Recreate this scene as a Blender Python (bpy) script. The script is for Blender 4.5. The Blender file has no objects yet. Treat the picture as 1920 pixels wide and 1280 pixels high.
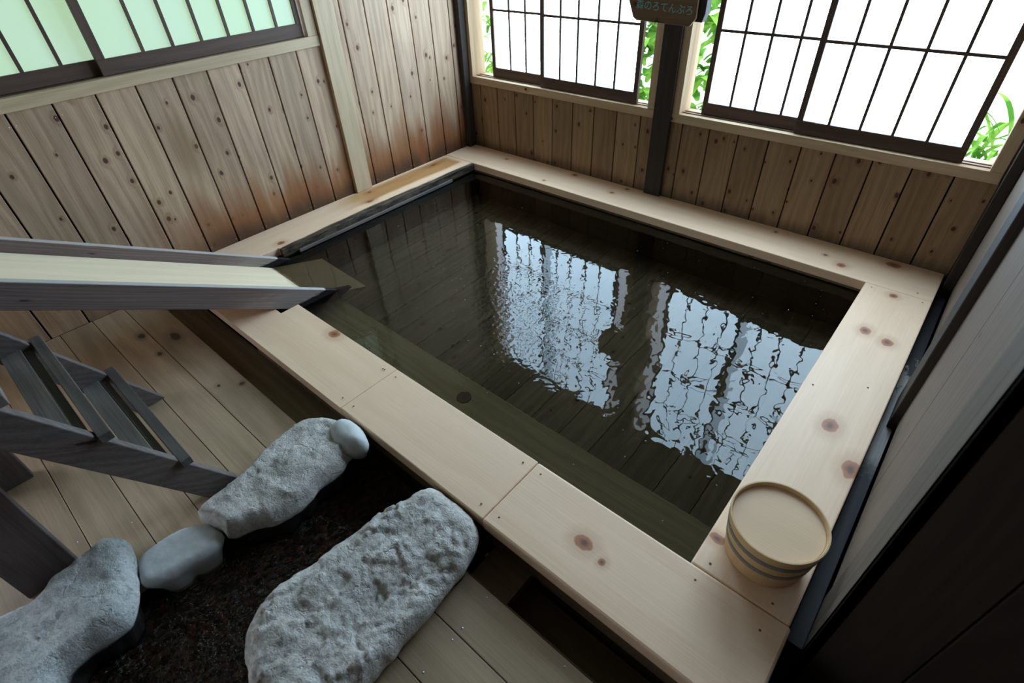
import bpy, bmesh, math, random
from math import sin, cos, pi, radians, hypot
from mathutils import Vector, Matrix, noise
from mathutils.geometry import delaunay_2d_cdt
random.seed(7)
sc = bpy.context.scene
COL = sc.collection

# ------------------------------------------------------------------ camera, sky, exposure
cam_data = bpy.data.cameras.new('camera')
cam = bpy.data.objects.new('camera', cam_data)
COL.objects.link(cam)
cam.location = (2.54076, -2.46512, 1.34348)
cam.rotation_euler = (0.878724, 0.039619, 0.712517)
cam_data.sensor_width = 36.0
cam_data.lens = 990.478 / 1920 * 36.0
cam_data.clip_start = 0.02
cam_data.dof.use_dof = True
cam_data.dof.focus_distance = 2.3
cam_data.dof.aperture_fstop = 4.0
sc.camera = cam

world = bpy.data.worlds.new('sky')
sc.world = world
world.use_nodes = True
wn = world.node_tree.nodes; wl = world.node_tree.links
wn.clear()
w_out = wn.new('ShaderNodeOutputWorld'); w_bg = wn.new('ShaderNodeBackground')
w_bg.inputs['Color'].default_value = (0.74, 0.87, 1.0, 1)
w_bg.inputs['Strength'].default_value = 4.8
wl.new(w_bg.outputs[0], w_out.inputs[0])

sc.view_settings.view_transform = 'Standard'
sc.view_settings.look = 'None'
sc.view_settings.gamma = 1
sc.view_settings.use_curve_mapping = False
sc.view_settings.exposure = 0.0
sc.cycles.use_denoising = True
sc.cycles.denoising_prefilter = 'ACCURATE'
sc.cycles.max_bounces = 8
sc.cycles.diffuse_bounces = 4
sc.cycles.sample_clamp_indirect = 6.0

PANE_BACK = 14.0      # brightness of the daylit frosted panes of the back windows
PANE_LEFT = 0.60     # the shaded left window with greenery behind it

# ------------------------------------------------------------------ node helper
class NT:
    def __init__(s, name):
        s.m = bpy.data.materials.new(name); s.m.use_nodes = True
        s.t = s.m.node_tree; s.t.nodes.clear()
        s.out = s.t.nodes.new('ShaderNodeOutputMaterial')
    def n(s, typ, ins=None, **kw):
        d = s.t.nodes.new('ShaderNode' + typ)
        for k, v in kw.items(): setattr(d, k, v)
        for k, v in (ins or {}).items(): s.set(d.inputs[k], v)
        return d
    def set(s, sock, v):
        if isinstance(v, bpy.types.NodeSocket): s.t.links.new(v, sock)
        elif isinstance(v, bpy.types.Node): s.t.links.new(v.outputs[0], sock)
        else:
            if isinstance(v, tuple) and len(v) == 3 and sock.type == 'RGBA': v = v + (1,)
            sock.default_value = v
    def math(s, op, a, b=None, c=None, clamp=False):
        d = s.t.nodes.new('ShaderNodeMath'); d.operation = op; d.use_clamp = clamp
        s.set(d.inputs[0], a)
        if b is not None: s.set(d.inputs[1], b)
        if c is not None: s.set(d.inputs[2], c)
        return d.outputs[0]
    def vmul(s, a, b):
        d = s.t.nodes.new('ShaderNodeVectorMath'); d.operation = 'MULTIPLY'
        s.set(d.inputs[0], a); s.set(d.inputs[1], b); return d.outputs[0]
    def vadd(s, a, b):
        d = s.t.nodes.new('ShaderNodeVectorMath'); d.operation = 'ADD'
        s.set(d.inputs[0], a); s.set(d.inputs[1], b); return d.outputs[0]
    def noise(s, v, scale, detail=3, rough=.5, dist=0):
        d = s.n('TexNoise', {'Vector': v, 'Scale': scale, 'Detail': detail, 'Roughness': rough, 'Distortion': dist})
        return d.outputs['Fac']
    def ramp(s, f, a, b):            # linear step clamped to 0..1
        d = s.n('MapRange', {'Value': f, 'From Min': a, 'From Max': b}); d.interpolation_type = 'SMOOTHSTEP'
        return d.outputs[0]
    def mix(s, f, a, b, mode='MIX'):
        d = s.t.nodes.new('ShaderNodeMix'); d.data_type = 'RGBA'; d.blend_type = mode
        s.set(d.inputs[0], f); s.set(d.inputs[6], a); s.set(d.inputs[7], b)
        return d.outputs[2]
    def bump(s, h, strength=.3, dist=.002, normal=None):
        i = {'Height': h, 'Strength': strength, 'Distance': dist}
        if normal is not None: i['Normal'] = normal
        return s.n('Bump', i).outputs[0]
    def finish(s, col, rough=.6, spec=.4, normal=None, **kw):
        i = {'Base Color': col, 'Roughness': rough, 'Specular IOR Level': spec}
        if normal is not None: i['Normal'] = normal
        i.update(kw)
        p = s.n('BsdfPrincipled', i)
        s.t.links.new(p.outputs[0], s.out.inputs[0]); s.p = p
        return s.m

def wood(name, light, dark, knots=.5, rough=.6, spec=.3, stain=None, grain=1.0, vary=.25, knot_col=(.06, .025, .015), tint=None, extra=None, ring=22):
    """board wood: 'wc' holds each board's own coordinates (x along the grain), 'bid' a number per board"""
    N = NT(name)
    wc = N.n('Attribute', attribute_name='wc').outputs['Vector']
    bid = N.n('Attribute', attribute_name='bid').outputs['Fac']
    # knots
    across = N.n('SeparateXYZ', {'Vector': wc})
    acr = N.math('ADD', across.outputs[1], across.outputs[2])
    kv = N.n('CombineXYZ', {0: N.math('MULTIPLY', across.outputs[0], 8.5), 1: N.math('MULTIPLY', acr, 12.0)})
    vor = N.n('TexVoronoi', {'Vector': kv, 'Scale': 1.0, 'Randomness': 1.0}, voronoi_dimensions='2D')
    sep = N.n('SeparateColor', {'Color': vor.outputs['Color']})
    on = N.math('LESS_THAN', sep.outputs[0], knots)
    size = N.math('MULTIPLY_ADD', sep.outputs[1], .065, .045)
    kd = N.math('DIVIDE', vor.outputs['Distance'], size)
    kn = N.math('MULTIPLY', N.math('SUBTRACT', 1.0, N.ramp(kd, .75, 1.25)), on)
    halo = N.math('MULTIPLY', N.math('SUBTRACT', 1.0, N.ramp(kd, .8, 3.6)), on)
    # grain
    warp = N.noise(N.vmul(wc, (1.1, 7, 7)), 1.0, 2, .5)
    q = N.math('ADD', N.math('MULTIPLY', acr, ring * 6.0 * grain), N.math('MULTIPLY', warp, 30.0 * grain))
    q = N.math('ADD', q, N.math('MULTIPLY', halo, 5.0))
    rings = N.math('MULTIPLY_ADD', N.math('SINE', q), .5, .5)
    fib = N.noise(N.vmul(wc, (5, 260, 260)), 1.0, 3, .6)
    big = N.noise(N.vmul(wc, (1.6, 5, 5)), 1.0, 3, .55)
    f = N.math('ADD', N.math('MULTIPLY', rings, .15), N.math('MULTIPLY', fib, .66))
    f = N.math('ADD', f, N.math('MULTIPLY', big, .45))
    f = N.ramp(f, .28, .95)
    c = N.mix(f, dark, light)
    v = N.math('MULTIPLY_ADD', bid, vary * 2, 1.0 - vary)
    c = N.mix(1.0, c, N.n('CombineColor', {0: v, 1: v, 2: v}), 'MULTIPLY')
    if tint:
        c = N.mix(N.ramp(N.noise(N.vmul(wc, (2.3, 9, 9)), 1.0, 2), .45, .75), c, N.mix(1.0, c, tint, 'MULTIPLY'))
    c = N.mix(N.math('MULTIPLY', halo, .38), c, N.mix(1.0, c, (.62, .42, .30), 'MULTIPLY'))
    c = N.mix(N.math('MULTIPLY', kn, .92), c, knot_col)
    if stain: c = stain(N, c, wc)
    if extra: c = extra(N, c, wc)
    h = N.math('ADD', N.math('MULTIPLY', fib, .6), N.math('MULTIPLY', rings, .5))
    return N.finish(c, rough, spec, N.bump(h, .35, .0012))

def posn(N):
    g = N.n('NewGeometry'); s = N.n('SeparateXYZ', {'Vector': g.outputs['Position']})
    return g.outputs['Position'], s.outputs[0], s.outputs[1], s.outputs[2]

# left wall: rusty and black water staining that climbs from the bath edge
def left_stain(N, c, wc):
    P, x, y, z = posn(N)
    n1 = N.noise(N.vmul(P, (9, 9, 1.3)), 1.0, 3, .6)
    n2 = N.noise(N.vmul(P, (4, 4, 2)), 1.0, 2, .5)
    near = N.ramp(y, -2.1, -1.5)
    lim = N.math('MULTIPLY_ADD', n1, .62, -.06)
    a = N.math('SUBTRACT', 1.0, N.ramp(N.math('DIVIDE', z, lim), .35, 1.5))
    a = N.math('MULTIPLY', a, near)
    c = N.mix(N.math('MULTIPLY', a, .92), c, N.mix(n2, (.17, .05, .014), (.34, .14, .045)))
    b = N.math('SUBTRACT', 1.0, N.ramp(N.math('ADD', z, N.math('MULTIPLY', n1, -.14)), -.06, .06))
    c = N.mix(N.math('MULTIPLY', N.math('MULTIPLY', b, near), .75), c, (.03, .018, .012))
    # damp brown patch on one board
    d = N.n('VectorMath', {0: P, 1: (-.28, -1.60, .50)}, operation='SUBTRACT')
    dd = N.n('VectorMath', {0: N.vmul(d.outputs[0], (1, 9, 3.2))}, operation='LENGTH').outputs['Value']
    dd = N.math('ADD', dd, N.math('MULTIPLY', n2, .5))
    c = N.mix(N.math('MULTIPLY', N.math('SUBTRACT', 1.0, N.ramp(dd, .3, 1.1)), .55), c, (.20, .105, .045))
    # long red streak near the corner
    e = N.n('VectorMath', {0: P, 1: (-.28, -.20, .12)}, operation='SUBTRACT')
    ee = N.n('VectorMath', {0: N.vmul(e.outputs[0], (1, 22, 4.2))}, operation='LENGTH').outputs['Value']
    ee = N.math('ADD', ee, N.math('MULTIPLY', n1, .4))
    return N.mix(N.math('MULTIPLY', N.math('SUBTRACT', 1.0, N.ramp(ee, .5, 1.25)), .7), c, (.24, .08, .03))

def back_dark(N, c, wc):  # darker along the foot and low towards the left corner
    P, x, y, z = posn(N)
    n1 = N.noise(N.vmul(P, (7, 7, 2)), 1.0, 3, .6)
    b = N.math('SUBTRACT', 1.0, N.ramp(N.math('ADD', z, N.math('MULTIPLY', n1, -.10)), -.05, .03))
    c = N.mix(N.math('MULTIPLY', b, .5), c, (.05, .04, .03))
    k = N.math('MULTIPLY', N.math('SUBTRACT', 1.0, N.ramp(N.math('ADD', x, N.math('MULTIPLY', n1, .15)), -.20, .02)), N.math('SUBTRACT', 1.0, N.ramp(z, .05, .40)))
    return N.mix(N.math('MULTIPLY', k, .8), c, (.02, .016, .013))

# knots that can be pointed at on the bath rim: (x, y, radius, stretch x, stretch y)
KNOTS = [(.827, -1.690, .030, 1.0, .8), (2.155, -1.801, .030, 1.0, .75), (2.222, -1.816, .012, 1, 1),
         (2.489, -.367, .026, .8, 1.1), (2.571, -.394, .024, .9, 1.1), (2.533, -.959, .028, .9, 1.3),
         (2.632, -1.101, .032, .8, 1.3), (2.517, -.046, .018, 1, 1), (2.425, -1.562, .020, 1.2, .8),
         (2.277, .083, .022, 1, 1), (2.194, .135, .011, 1, 1), (2.46, .222, .030, 1.1, .9), (.672, .229, .020, 1, .8),
         (1.002, .141, .016, 1, .8), (.132, .185, .016, 1, .7), (.563, .05, .013, 1, .8), (-.21, -.178, .038, .5, 1.3),
         (-.21, -.721, .022, .8, 1.2), (-.10, -.801, .028, .7, 1.2), (-.071, -1.41, .022, .9, 1.1),
         (1.05, .235, .013, 1, 1), (1.93, .222, .010, 1, 1)]
def rim_extra(N, c, wc):
    P, x, y, z = posn(N)
    best = None
    for (kx, ky, r, sx, sy) in KNOTS:
        d = N.n('VectorMath', {0: P, 1: (kx, ky, 0)}, operation='SUBTRACT')
        l = N.n('VectorMath', {0: N.vmul(d.outputs[0], (1 / (r * sx), 1 / (r * sy), .0))}, operation='LENGTH').outputs['Value']
        best = l if best is None else N.math('MINIMUM', best, l)
    wob = N.noise(N.vmul(P, (45, 45, 45)), 1.0, 2)
    best = N.math('ADD', best, N.math('MULTIPLY_ADD', wob, .5, -.25))
    # left rim: amber sap band, then black rot along the water edge
    n1 = N.noise(N.vmul(P, (14, 3.0, 14)), 1.0, 4, .6)
    n2 = N.noise(N.vmul(P, (40, 9, 40)), 1.0, 4, .7)
    isl = N.math('LESS_THAN', x, .004)
    sap = N.math('MULTIPLY', N.ramp(N.math('ADD', x, N.math('MULTIPLY', n1, .06)), -.24, -.20), N.math('SUBTRACT', 1.0, N.ramp(N.math('ADD', x, N.math('MULTIPLY', n1, .06)), -.085, -.05)))
    sap = N.math('MULTIPLY', sap, N.math('MULTIPLY', N.ramp(N.math('ADD', y, N.math('MULTIPLY', n1, .2)), -.95, -.62), isl))
    sap = N.math('MULTIPLY', sap, N.math('SUBTRACT', 1.0, N.ramp(y, -.06, .0)))
    c = N.mix(N.math('MULTIPLY', sap, .88), c, N.mix(n1, (.30, .11, .02), (.58, .30, .08)))
    halo = N.math('SUBTRACT', 1.0, N.ramp(best, .9, 2.6))
    c = N.mix(N.math('MULTIPLY', halo, .40), c, N.mix(1.0, c, (.60, .46, .38), 'MULTIPLY'))
    core = N.math('SUBTRACT', 1.0, N.ramp(best, .80, 1.02))
    c = N.mix(N.math('MULTIPLY', core, .88), c, N.mix(N.ramp(best, .1, .8), (.10, .028, .012), (.42, .155, .07)))
    band = N.math('MULTIPLY_ADD', N.math('ABSOLUTE', N.math('ADD', y, .80)), -.035, .050)
    rot = N.ramp(N.math('ADD', N.math('ADD', x, band), N.math('MULTIPLY_ADD', n1, .05, -.025)), -.004, .012)
    rot = N.math('MULTIPLY', rot, N.math('MULTIPLY', isl, N.math('LESS_THAN', y, .0)))
    low = N.math('SUBTRACT', 1.0, N.ramp(z, -.014, -.004))
    low = N.math('MULTIPLY', low, N.math('MULTIPLY', N.math('GREATER_THAN', x, -.02), N.math('MULTIPLY', isl, N.math('LESS_THAN', y, .0))))
    rot = N.math('MAXIMUM', rot, low)
    c = N.mix(rot, c, N.mix(N.ramp(n2, .35, .7), (.005, .004, .003), (.13, .09, .055)))
    # darker end grain and undersides stay wet near the gutter
    return c

FKNOTS = [(.033, -2.197, .020, 1.3, .8), (.231, -2.195, .014, 1.2, .8), (.693, -2.060, .012, 1, 1), (.16, -2.10, .030, 1.6, .7), (.95, -2.42, .012, 1, 1)]
def floor_extra(N, c, wc):
    P, x, y, z = posn(N); best = None
    for (kx, ky, r, sx, sy) in FKNOTS:
        d = N.n('VectorMath', {0: P, 1: (kx, ky, 0)}, operation='SUBTRACT')
        l = N.n('VectorMath', {0: N.vmul(d.outputs[0], (1 / (r * sx), 1 / (r * sy), .0))}, operation='LENGTH').outputs['Value']
        best = l if best is None else N.math('MINIMUM', best, l)
    best = N.math('ADD', best, N.math('MULTIPLY_ADD', N.noise(N.vmul(P, (60, 60, 60)), 1.0, 2), .6, -.3))
    c = N.mix(N.math('MULTIPLY', N.math('SUBTRACT', 1.0, N.ramp(best, .8, 2.4)), .45), c, (.10, .075, .05))
    return N.mix(N.math('MULTIPLY', N.math('SUBTRACT', 1.0, N.ramp(best, .6, 1.0)), .85), c, (.03, .02, .015))
M = {}
M['wall_left'] = wood('wall_left', (.60, .415, .275), (.33, .205, .125), .42, .62, .3, left_stain, vary=.17, tint=(.84, .84, .88))
M['wall_back'] = wood('wall_back', (.36, .232, .132), (.20, .122, .065), .40, .65, .25, back_dark, vary=.14)
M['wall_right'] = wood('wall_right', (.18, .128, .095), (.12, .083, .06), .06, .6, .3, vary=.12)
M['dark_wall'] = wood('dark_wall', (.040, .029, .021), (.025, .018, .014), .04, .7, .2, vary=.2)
M['jamb'] = wood('jamb', (.62, .46, .30), (.47, .33, .20), .06, .6, .3, vary=.06)
M['floor'] = wood('floor', (.50, .355, .23), (.33, .23, .145), .03, .5, .35, vary=.14, tint=(.78, .76, .72), grain=.6, extra=floor_extra)
M['rim'] = wood('rim', (.90, .635, .44), (.79, .53, .345), 0.0, .5, .4, vary=.06, grain=.55, extra=rim_extra, ring=14)
M['sash'] = wood('sash', (.12, .068, .046), (.06, .036, .027), 0, .55, .35, vary=.1)
M['post'] = wood('post', (.050, .038, .032), (.028, .021, .018), .1, .7, .25, vary=.1)
M['weathered'] = wood('weathered', (.165, .128, .118), (.08, .06, .054), .05, .75, .2, vary=.16, tint=(.85, 1.0, 1.05), knot_col=(.02, .012, .01))
M['step'] = wood('step', (.18, .155, .135), (.08, .066, .058), .05, .75, .2, vary=.2, tint=(.78, 1.0, 1.02), knot_col=(.03, .03, .03))
M['gutter'] = wood('gutter', (.20, .14, .075), (.12, .08, .045), 0, .6, .2, vary=.1)
M['basin'] = wood('basin', (.088, .070, .047), (.046, .037, .025), .12, .8, .1, vary=.16, knot_col=(.012, .01, .007), tint=(.7, .78, .7))
M['tub_wall'] = wood('tub_wall', (.05, .042, .030), (.025, .021, .015), 0, .8, .1, vary=.1)
M['bench'] = wood('bench', (.20, .17, .105), (.12, .10, .064), .1, .8, .1, vary=.1)
M['bucket'] = wood('bucket', (.74, .50, .27), (.62, .40, .19), 0, .5, .35, vary=.05, grain=.4)
M['bucket_board'] = wood('bucket_board', (.84, .58, .37), (.78, .52, .32), 0, .55, .3, vary=.02, grain=.3)
M['sign'] = wood('sign', (.24, .145, .09), (.14, .082, .05), .15, .7, .25, vary=.1)

def chute_wet(N, c, wc):      # black algae where the chute meets the water, scoured pale grain just above it
    P, x, y, z = posn(N)
    n = N.noise(N.vmul(P, (8, 8, 40)), 1.0, 4, .65)
    t = N.math('ADD', z, N.math('MULTIPLY_ADD', n, .10, -.05))
    pale = N.math('MULTIPLY', N.math('SUBTRACT', 1.0, N.ramp(t, .02, .12)), N.noise(N.vmul(wc, (8, 90, 90)), 1.0, 3))
    c = N.mix(N.math('MULTIPLY', pale, .8), c, (.42, .37, .34))
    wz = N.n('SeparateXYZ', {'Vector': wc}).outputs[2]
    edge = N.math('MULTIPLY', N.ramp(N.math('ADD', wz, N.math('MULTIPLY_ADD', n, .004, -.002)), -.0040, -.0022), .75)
    c = N.mix(edge, c, (.50, .45, .42))      # pale top edge: worn, with its lit look painted in
    return N.mix(N.math('SUBTRACT', 1.0, N.ramp(t, -.030, -.018)), c, (.012, .009, .008))
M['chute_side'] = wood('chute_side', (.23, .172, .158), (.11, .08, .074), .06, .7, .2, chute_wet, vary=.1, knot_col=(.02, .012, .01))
def chute_floor_wet(N, c, wc):
    P, x, y, z = posn(N)
    n = N.noise(N.vmul(P, (8, 8, 30)), 1.0, 4, .65)
    w = N.math('SUBTRACT', 1.0, N.ramp(N.math('ADD', z, N.math('MULTIPLY_ADD', n, .03, -.015)), -.065, -.045))
    return N.mix(N.math('MULTIPLY', w, .9), c, (.16, .115, .07))
M['chute_floor'] = wood('chute_floor', (.90, .74, .53), (.77, .60, .41), 0, .45, .4, chute_floor_wet, vary=.02, grain=.5)

def flat(name, col, rough=.5, spec=.4, **kw):
    N = NT(name); return N.finish(col, rough, spec, **kw)
M['groove'] = flat('groove', (.012, .009, .007), .9, .1)
M['nail'] = flat('nail', (.45, .45, .45), .35, .5, Metallic=.9)
M['hoop'] = flat('hoop', (.22, .21, .18), .6, .3)
M['lettering'] = flat('lettering', (.22, .42, .38), .7, .2)
M['fleck'] = flat('fleck', (.55, .55, .52), .6, .3)
N = NT('ceiling'); P_ = N.n('NewGeometry').outputs['Position']
M['ceiling'] = N.finish(N.mix(N.noise(N.vmul(P_, (2, 30, 2)), 1.0, 3), (.10, .075, .05), (.17, .13, .09)), .8, .2)

def pane_mat(name, a, b, strength, axis):
    """frosted pane glowing with the daylight behind it, mottled by what stands outside"""
    N = NT(name); P, x, y, z = posn(N)
    n = N.noise(N.vmul(P, (1.6, 1.6, 1.0)), 1.0, 2, .5)
    col = N.mix(N.ramp(n, .3, .7), a, b)
    e = N.n('Emission', {'Color': col, 'Strength': strength})
    g = N.n('BsdfPrincipled', {'Base Color': (.28, .34, .30), 'Roughness': .45, 'Specular IOR Level': .3})
    m = N.n('AddShader'); N.t.links.new(e.outputs[0], m.inputs[0]); N.t.links.new(g.outputs[0], m.inputs[1])
    N.t.links.new(m.outputs[0], N.out.inputs[0]); return N.m
M['pane_back'] = pane_mat('pane_back', (.55, .79, 1.0), (.58, .81, 1.0), PANE_BACK, 0)
M['pane_overlap'] = pane_mat('pane_overlap', (.50, .76, 1.0), (.58, .82, 1.0), PANE_BACK * .45, 0)
M['pane_left'] = pane_mat('pane_left', (.66, 1.0, .60), (.70, .98, .78), PANE_LEFT, 1)

# rocks
def rock_mat(name, a, b, dark, sc_=1.0):
    N = NT(name); P, x, y, z = posn(N)
    n = N.noise(N.vmul(P, (9, 9, 9)), 1.0 * sc_, 6, .65)
    m = N.noise(P, 70 * sc_, 5, .7)
    c = N.mix(N.ramp(n, .35, .68), b, a)
    c = N.mix(N.math('MULTIPLY', N.ramp(m, .40, .68), .5), c, dark)
    w = N.math('SUBTRACT', 1.0, N.ramp(N.math('ADD', z, N.math('MULTIPLY', n, -.05)), -.098, -.078))
    c = N.mix(w, c, (.018, .013, .010))      # wet, mossy foot
    f2 = N.noise(P, 210 * sc_, 4, .7)
    pit = N.ramp(N.noise(P, 34 * sc_, 3, .6, 1.2), .30, .42)
    rg = N.n('TexNoise', {'Vector': P, 'Scale': 16.0 * sc_, 'Detail': 6.0, 'Roughness': .65, 'Distortion': .4}, noise_type='RIDGED_MULTIFRACTAL').outputs['Fac']
    h = N.math('ADD', N.math('MULTIPLY', m, .9), N.math('MULTIPLY', f2, .5))
    h = N.math('ADD', h, N.math('MULTIPLY', pit, .5))
    h = N.math('SUBTRACT', h, N.math('MULTIPLY', rg, .35))
    return N.finish(c, .9, .2, N.bump(h, 1.0, .008))
M['rock_pale'] = rock_mat('rock_pale', (.78, .73, .68), (.58, .54, .50), (.26, .235, .21))
M['rock_grey'] = rock_mat('rock_grey', (.66, .65, .63), (.47, .47, .46), (.24, .24, .235))
N = NT('rock_smooth'); P_, x_, y_, z_ = posn(N)
n_ = N.noise(P_, 30, 4, .6)
M['rock_smooth'] = N.finish(N.mix(n_, (.42, .43, .43), (.60, .61, .60)), .7, .35, N.bump(n_, .4, .004))
# stream bed of dark wet gravel
N = NT('gravel'); P_, x_, y_, z_ = posn(N)
v1 = N.n('TexVoronoi', {'Vector': P_, 'Scale': 55.0})
s1 = N.n('SeparateColor', {'Color': v1.outputs['Color']})
gc = N.mix(s1.outputs[0], (.022, .015, .010), (.12, .075, .045))
gc = N.mix(N.ramp(s1.outputs[1], .90, .96), gc, (.20, .075, .04))
hh = N.math('ADD', N.math('MULTIPLY', v1.outputs['Distance'], -1.0), N.noise(P_, 160, 4, .7))
M['gravel'] = N.finish(gc, .35, .35, N.bump(hh, .9, .012))

# ------------------------------------------------------------------ water
def water_mat(name, kind):
    N = NT(name); P, x, y, z = posn(N)
    if kind == 'bath':
        def radial(cx, cy):
            d = N.n('VectorMath', {0: P, 1: (cx, cy, -.055)}, operation='SUBTRACT')
            return N.n('VectorMath', {0: d.outputs[0]}, operation='LENGTH').outputs['Value']
        r1 = radial(1.15, -1.10); r2 = radial(.40, -1.30)
        lazy = N.noise(N.vmul(P, (7, 7, 1)), 1.0, 0, .4, .5)
        mid = N.noise(N.vmul(P, (24, 24, 1)), 1.0, 0, .5, .5)
        fine = N.noise(N.vmul(P, (62, 62, 1)), 1.0, 0, .6, .4)
        wob = N.noise(N.vmul(P, (5, 5, 1)), 1.0, 2)
        ringh = N.math('SINE', N.math('ADD', N.math('MULTIPLY', r2, 190.0), N.math('MULTIPLY', wob, 14.0)))
        zone = N.math('SUBTRACT', 1.0, N.ramp(r1, .10, .75))
        right = N.ramp(x, 1.3, 2.0)
        zone = N.math('MAXIMUM', zone, N.math('SUBTRACT', 1.0, N.ramp(radial(1.45, -1.56), .04, .22)))
        h = N.math('MULTIPLY', lazy, N.math('MULTIPLY_ADD', right, .0009, .0003))       # heights in metres
        h = N.math('ADD', h, N.math('MULTIPLY', mid, N.math('MULTIPLY_ADD', right, .00034, .00028)))
        h = N.math('ADD', h, N.math('MULTIPLY', fine, N.math('MULTIPLY_ADD', zone, .00036, .00006)))
        h = N.math('ADD', h, N.math('MULTIPLY', ringh, N.math('MULTIPLY_ADD', zone, .000040, .000016)))
        nrm = N.bump(h, 1.0, 1.0)
        tint = (.90, .86, .76)
    else:
        h = N.math('ADD', N.noise(P, 28, 3, .6, .5), N.math('MULTIPLY', N.noise(P, 90, 2), .5))
        nrm = N.bump(h, 1.0, .035)
        tint = (.85, .78, .68)
    fr = N.n('Fresnel', {'IOR': 1.33, 'Normal': nrm})
    tr = N.n('BsdfRefraction', {'Color': tint, 'IOR': 1.33, 'Roughness': 0.0, 'Normal': nrm}) if kind == 'bath' else N.n('BsdfTransparent', {'Color': tint}); gl = N.n('BsdfGlossy', {'Color': (1, 1, 1), 'Roughness': .0 if kind == 'bath' else .05, 'Normal': nrm})
    fac = N.math('MULTIPLY', fr.outputs[0], 1.0)
    mx = N.n('MixShader', {0: fac}); N.t.links.new(tr.outputs[0], mx.inputs[1]); N.t.links.new(gl.outputs[0], mx.inputs[2])
    N.t.links.new(mx.outputs[0], N.out.inputs[0]); return N.m
M['water'] = water_mat('water', 'bath')
M['stream_water'] = water_mat('stream_water', 'stream')

# ------------------------------------------------------------------ object helpers
def tag(o, label=None, cat=None, group=None, kind=None):
    if label: o['label'] = label
    if cat: o['category'] = cat
    if group: o['group'] = group
    if kind: o['kind'] = kind
    return o
def empty(name, loc, label=None, cat=None, group=None, kind=None):
    o = bpy.data.objects.new(name, None); COL.objects.link(o); o.location = loc
    o.empty_display_size = .05
    return tag(o, label, cat, group, kind)

class MB:
    """collects boxes and prisms, each with its own grain coordinates, into ONE mesh"""
    def __init__(s): s.v = []; s.f = []; s.wc = []; s.bid = []; s.mi = []
    def poly(s, pts, faces, ax, mat=0, bid=None, off=None, M_=None):
        b = len(s.v); bid = random.random() if bid is None else bid
        off = off or Vector((random.uniform(0, 40), random.uniform(0, 40), random.uniform(0, 40)))
        order = {'x': (0, 1, 2), 'y': (1, 0, 2), 'z': (2, 0, 1)}[ax]
        if ax == 'z': order = (2, 0, 1)
        wcs = []
        for p in pts:
            q = Vector(p)
            wcs.append(Vector((q[order[0]], q[order[1]] + q[order[2]] * .0 + (q[order[2]] if False else 0), q[order[2]])) + off)
            s.v.append(tuple(M_ @ q) if M_ is not None else tuple(q))
        for f in faces:
            s.f.append([b + i for i in f]); s.wc.append([wcs[i] for i in f]); s.bid.append(bid); s.mi.append(mat)
    def box(s, lo, hi, ax='x', **k):
        x0, y0, z0 = lo; x1, y1, z1 = hi
        p = [(x0, y0, z0), (x1, y0, z0), (x1, y1, z0), (x0, y1, z0), (x0, y0, z1), (x1, y0, z1), (x1, y1, z1), (x0, y1, z1)]
        s.poly(p, [(0, 3, 2, 1), (4, 5, 6, 7), (0, 1, 5, 4), (1, 2, 6, 5), (2, 3, 7, 6), (3, 0, 4, 7)], ax, **k)
    def prism(s, outline, z0, z1, ax='x', **k):        # outline counter-clockwise in x, y
        n = len(outline)
        p = [(x, y, z0) for x, y in outline] + [(x, y, z1) for x, y in outline]
        f = [tuple(range(n - 1, -1, -1)), tuple(range(n, 2 * n))] + [(i, (i + 1) % n, n + (i + 1) % n, n + i) for i in range(n)]
        s.poly(p, f, ax, **k)
    def build(s, name, mats, parent=None, bevel=0, smooth=False):
        me = bpy.data.meshes.new(name); me.from_pydata(s.v, [], s.f)
        a = me.attributes.new('wc', 'FLOAT_VECTOR', 'CORNER'); i = 0
        bb = me.attributes.new('bid', 'FLOAT', 'FACE')
        for w in s.wc:
            for q in w: a.data[i].vector = q; i += 1
        for j, q in enumerate(s.bid): bb.data[j].value = q
        for m in (mats if isinstance(mats, (list, tuple)) else [mats]): me.materials.append(m)
        for j, q in enumerate(s.mi): me.polygons[j].material_index = q
        if smooth:
            for q in me.polygons: q.use_smooth = True
        o = bpy.data.objects.new(name, me); COL.objects.link(o)
        if parent is not None:
            o.parent = parent; o.matrix_parent_inverse = Matrix.Translation(parent.location).inverted()
        if bevel:
            md = o.modifiers.new('bevel', 'BEVEL'); md.width = bevel; md.segments = 2; md.limit_method = 'ANGLE'
            md.harden_normals = False
        return o
def box1(name, lo, hi, mat, parent=None, ax='x', bevel=0, **k):
    m = MB(); m.box(lo, hi, ax, **k); return m.build(name, mat, parent, bevel)

def nails(name, pts, axis, parent, r=.0021):
    """small round nail heads lying on one wall or floor"""
    m = MB()
    for p in pts:
        p = Vector(p); n = 6; v = []
        a, b = {'x': (Vector((0, 1, 0)), Vector((0, 0, 1))), 'y': (Vector((1, 0, 0)), Vector((0, 0, 1))), 'z': (Vector((1, 0, 0)), Vector((0, 1, 0)))}[axis[-1]]
        d = a.cross(b) * (-1 if axis[0] == '-' else 1)
        for k in range(n):
            v.append(tuple(p + a * cos(2 * pi * k / n) * r + b * sin(2 * pi * k / n) * r))
        v.append(tuple(p + d * .0011))
        m.poly(v, [(k, (k + 1) % n, n) for k in range(n)], 'x', bid=.5)
    o = m.build(name, M['nail'], parent); o['kind'] = 'stuff'; return o

# ------------------------------------------------------------------ measured layout
ZF = -.085; XL = -.278; YB = .274; XR = 2.70
BX = 2.40; YF = -1.667; YFO = -1.923; XRO = 2.651
ZW = -.055

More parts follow.
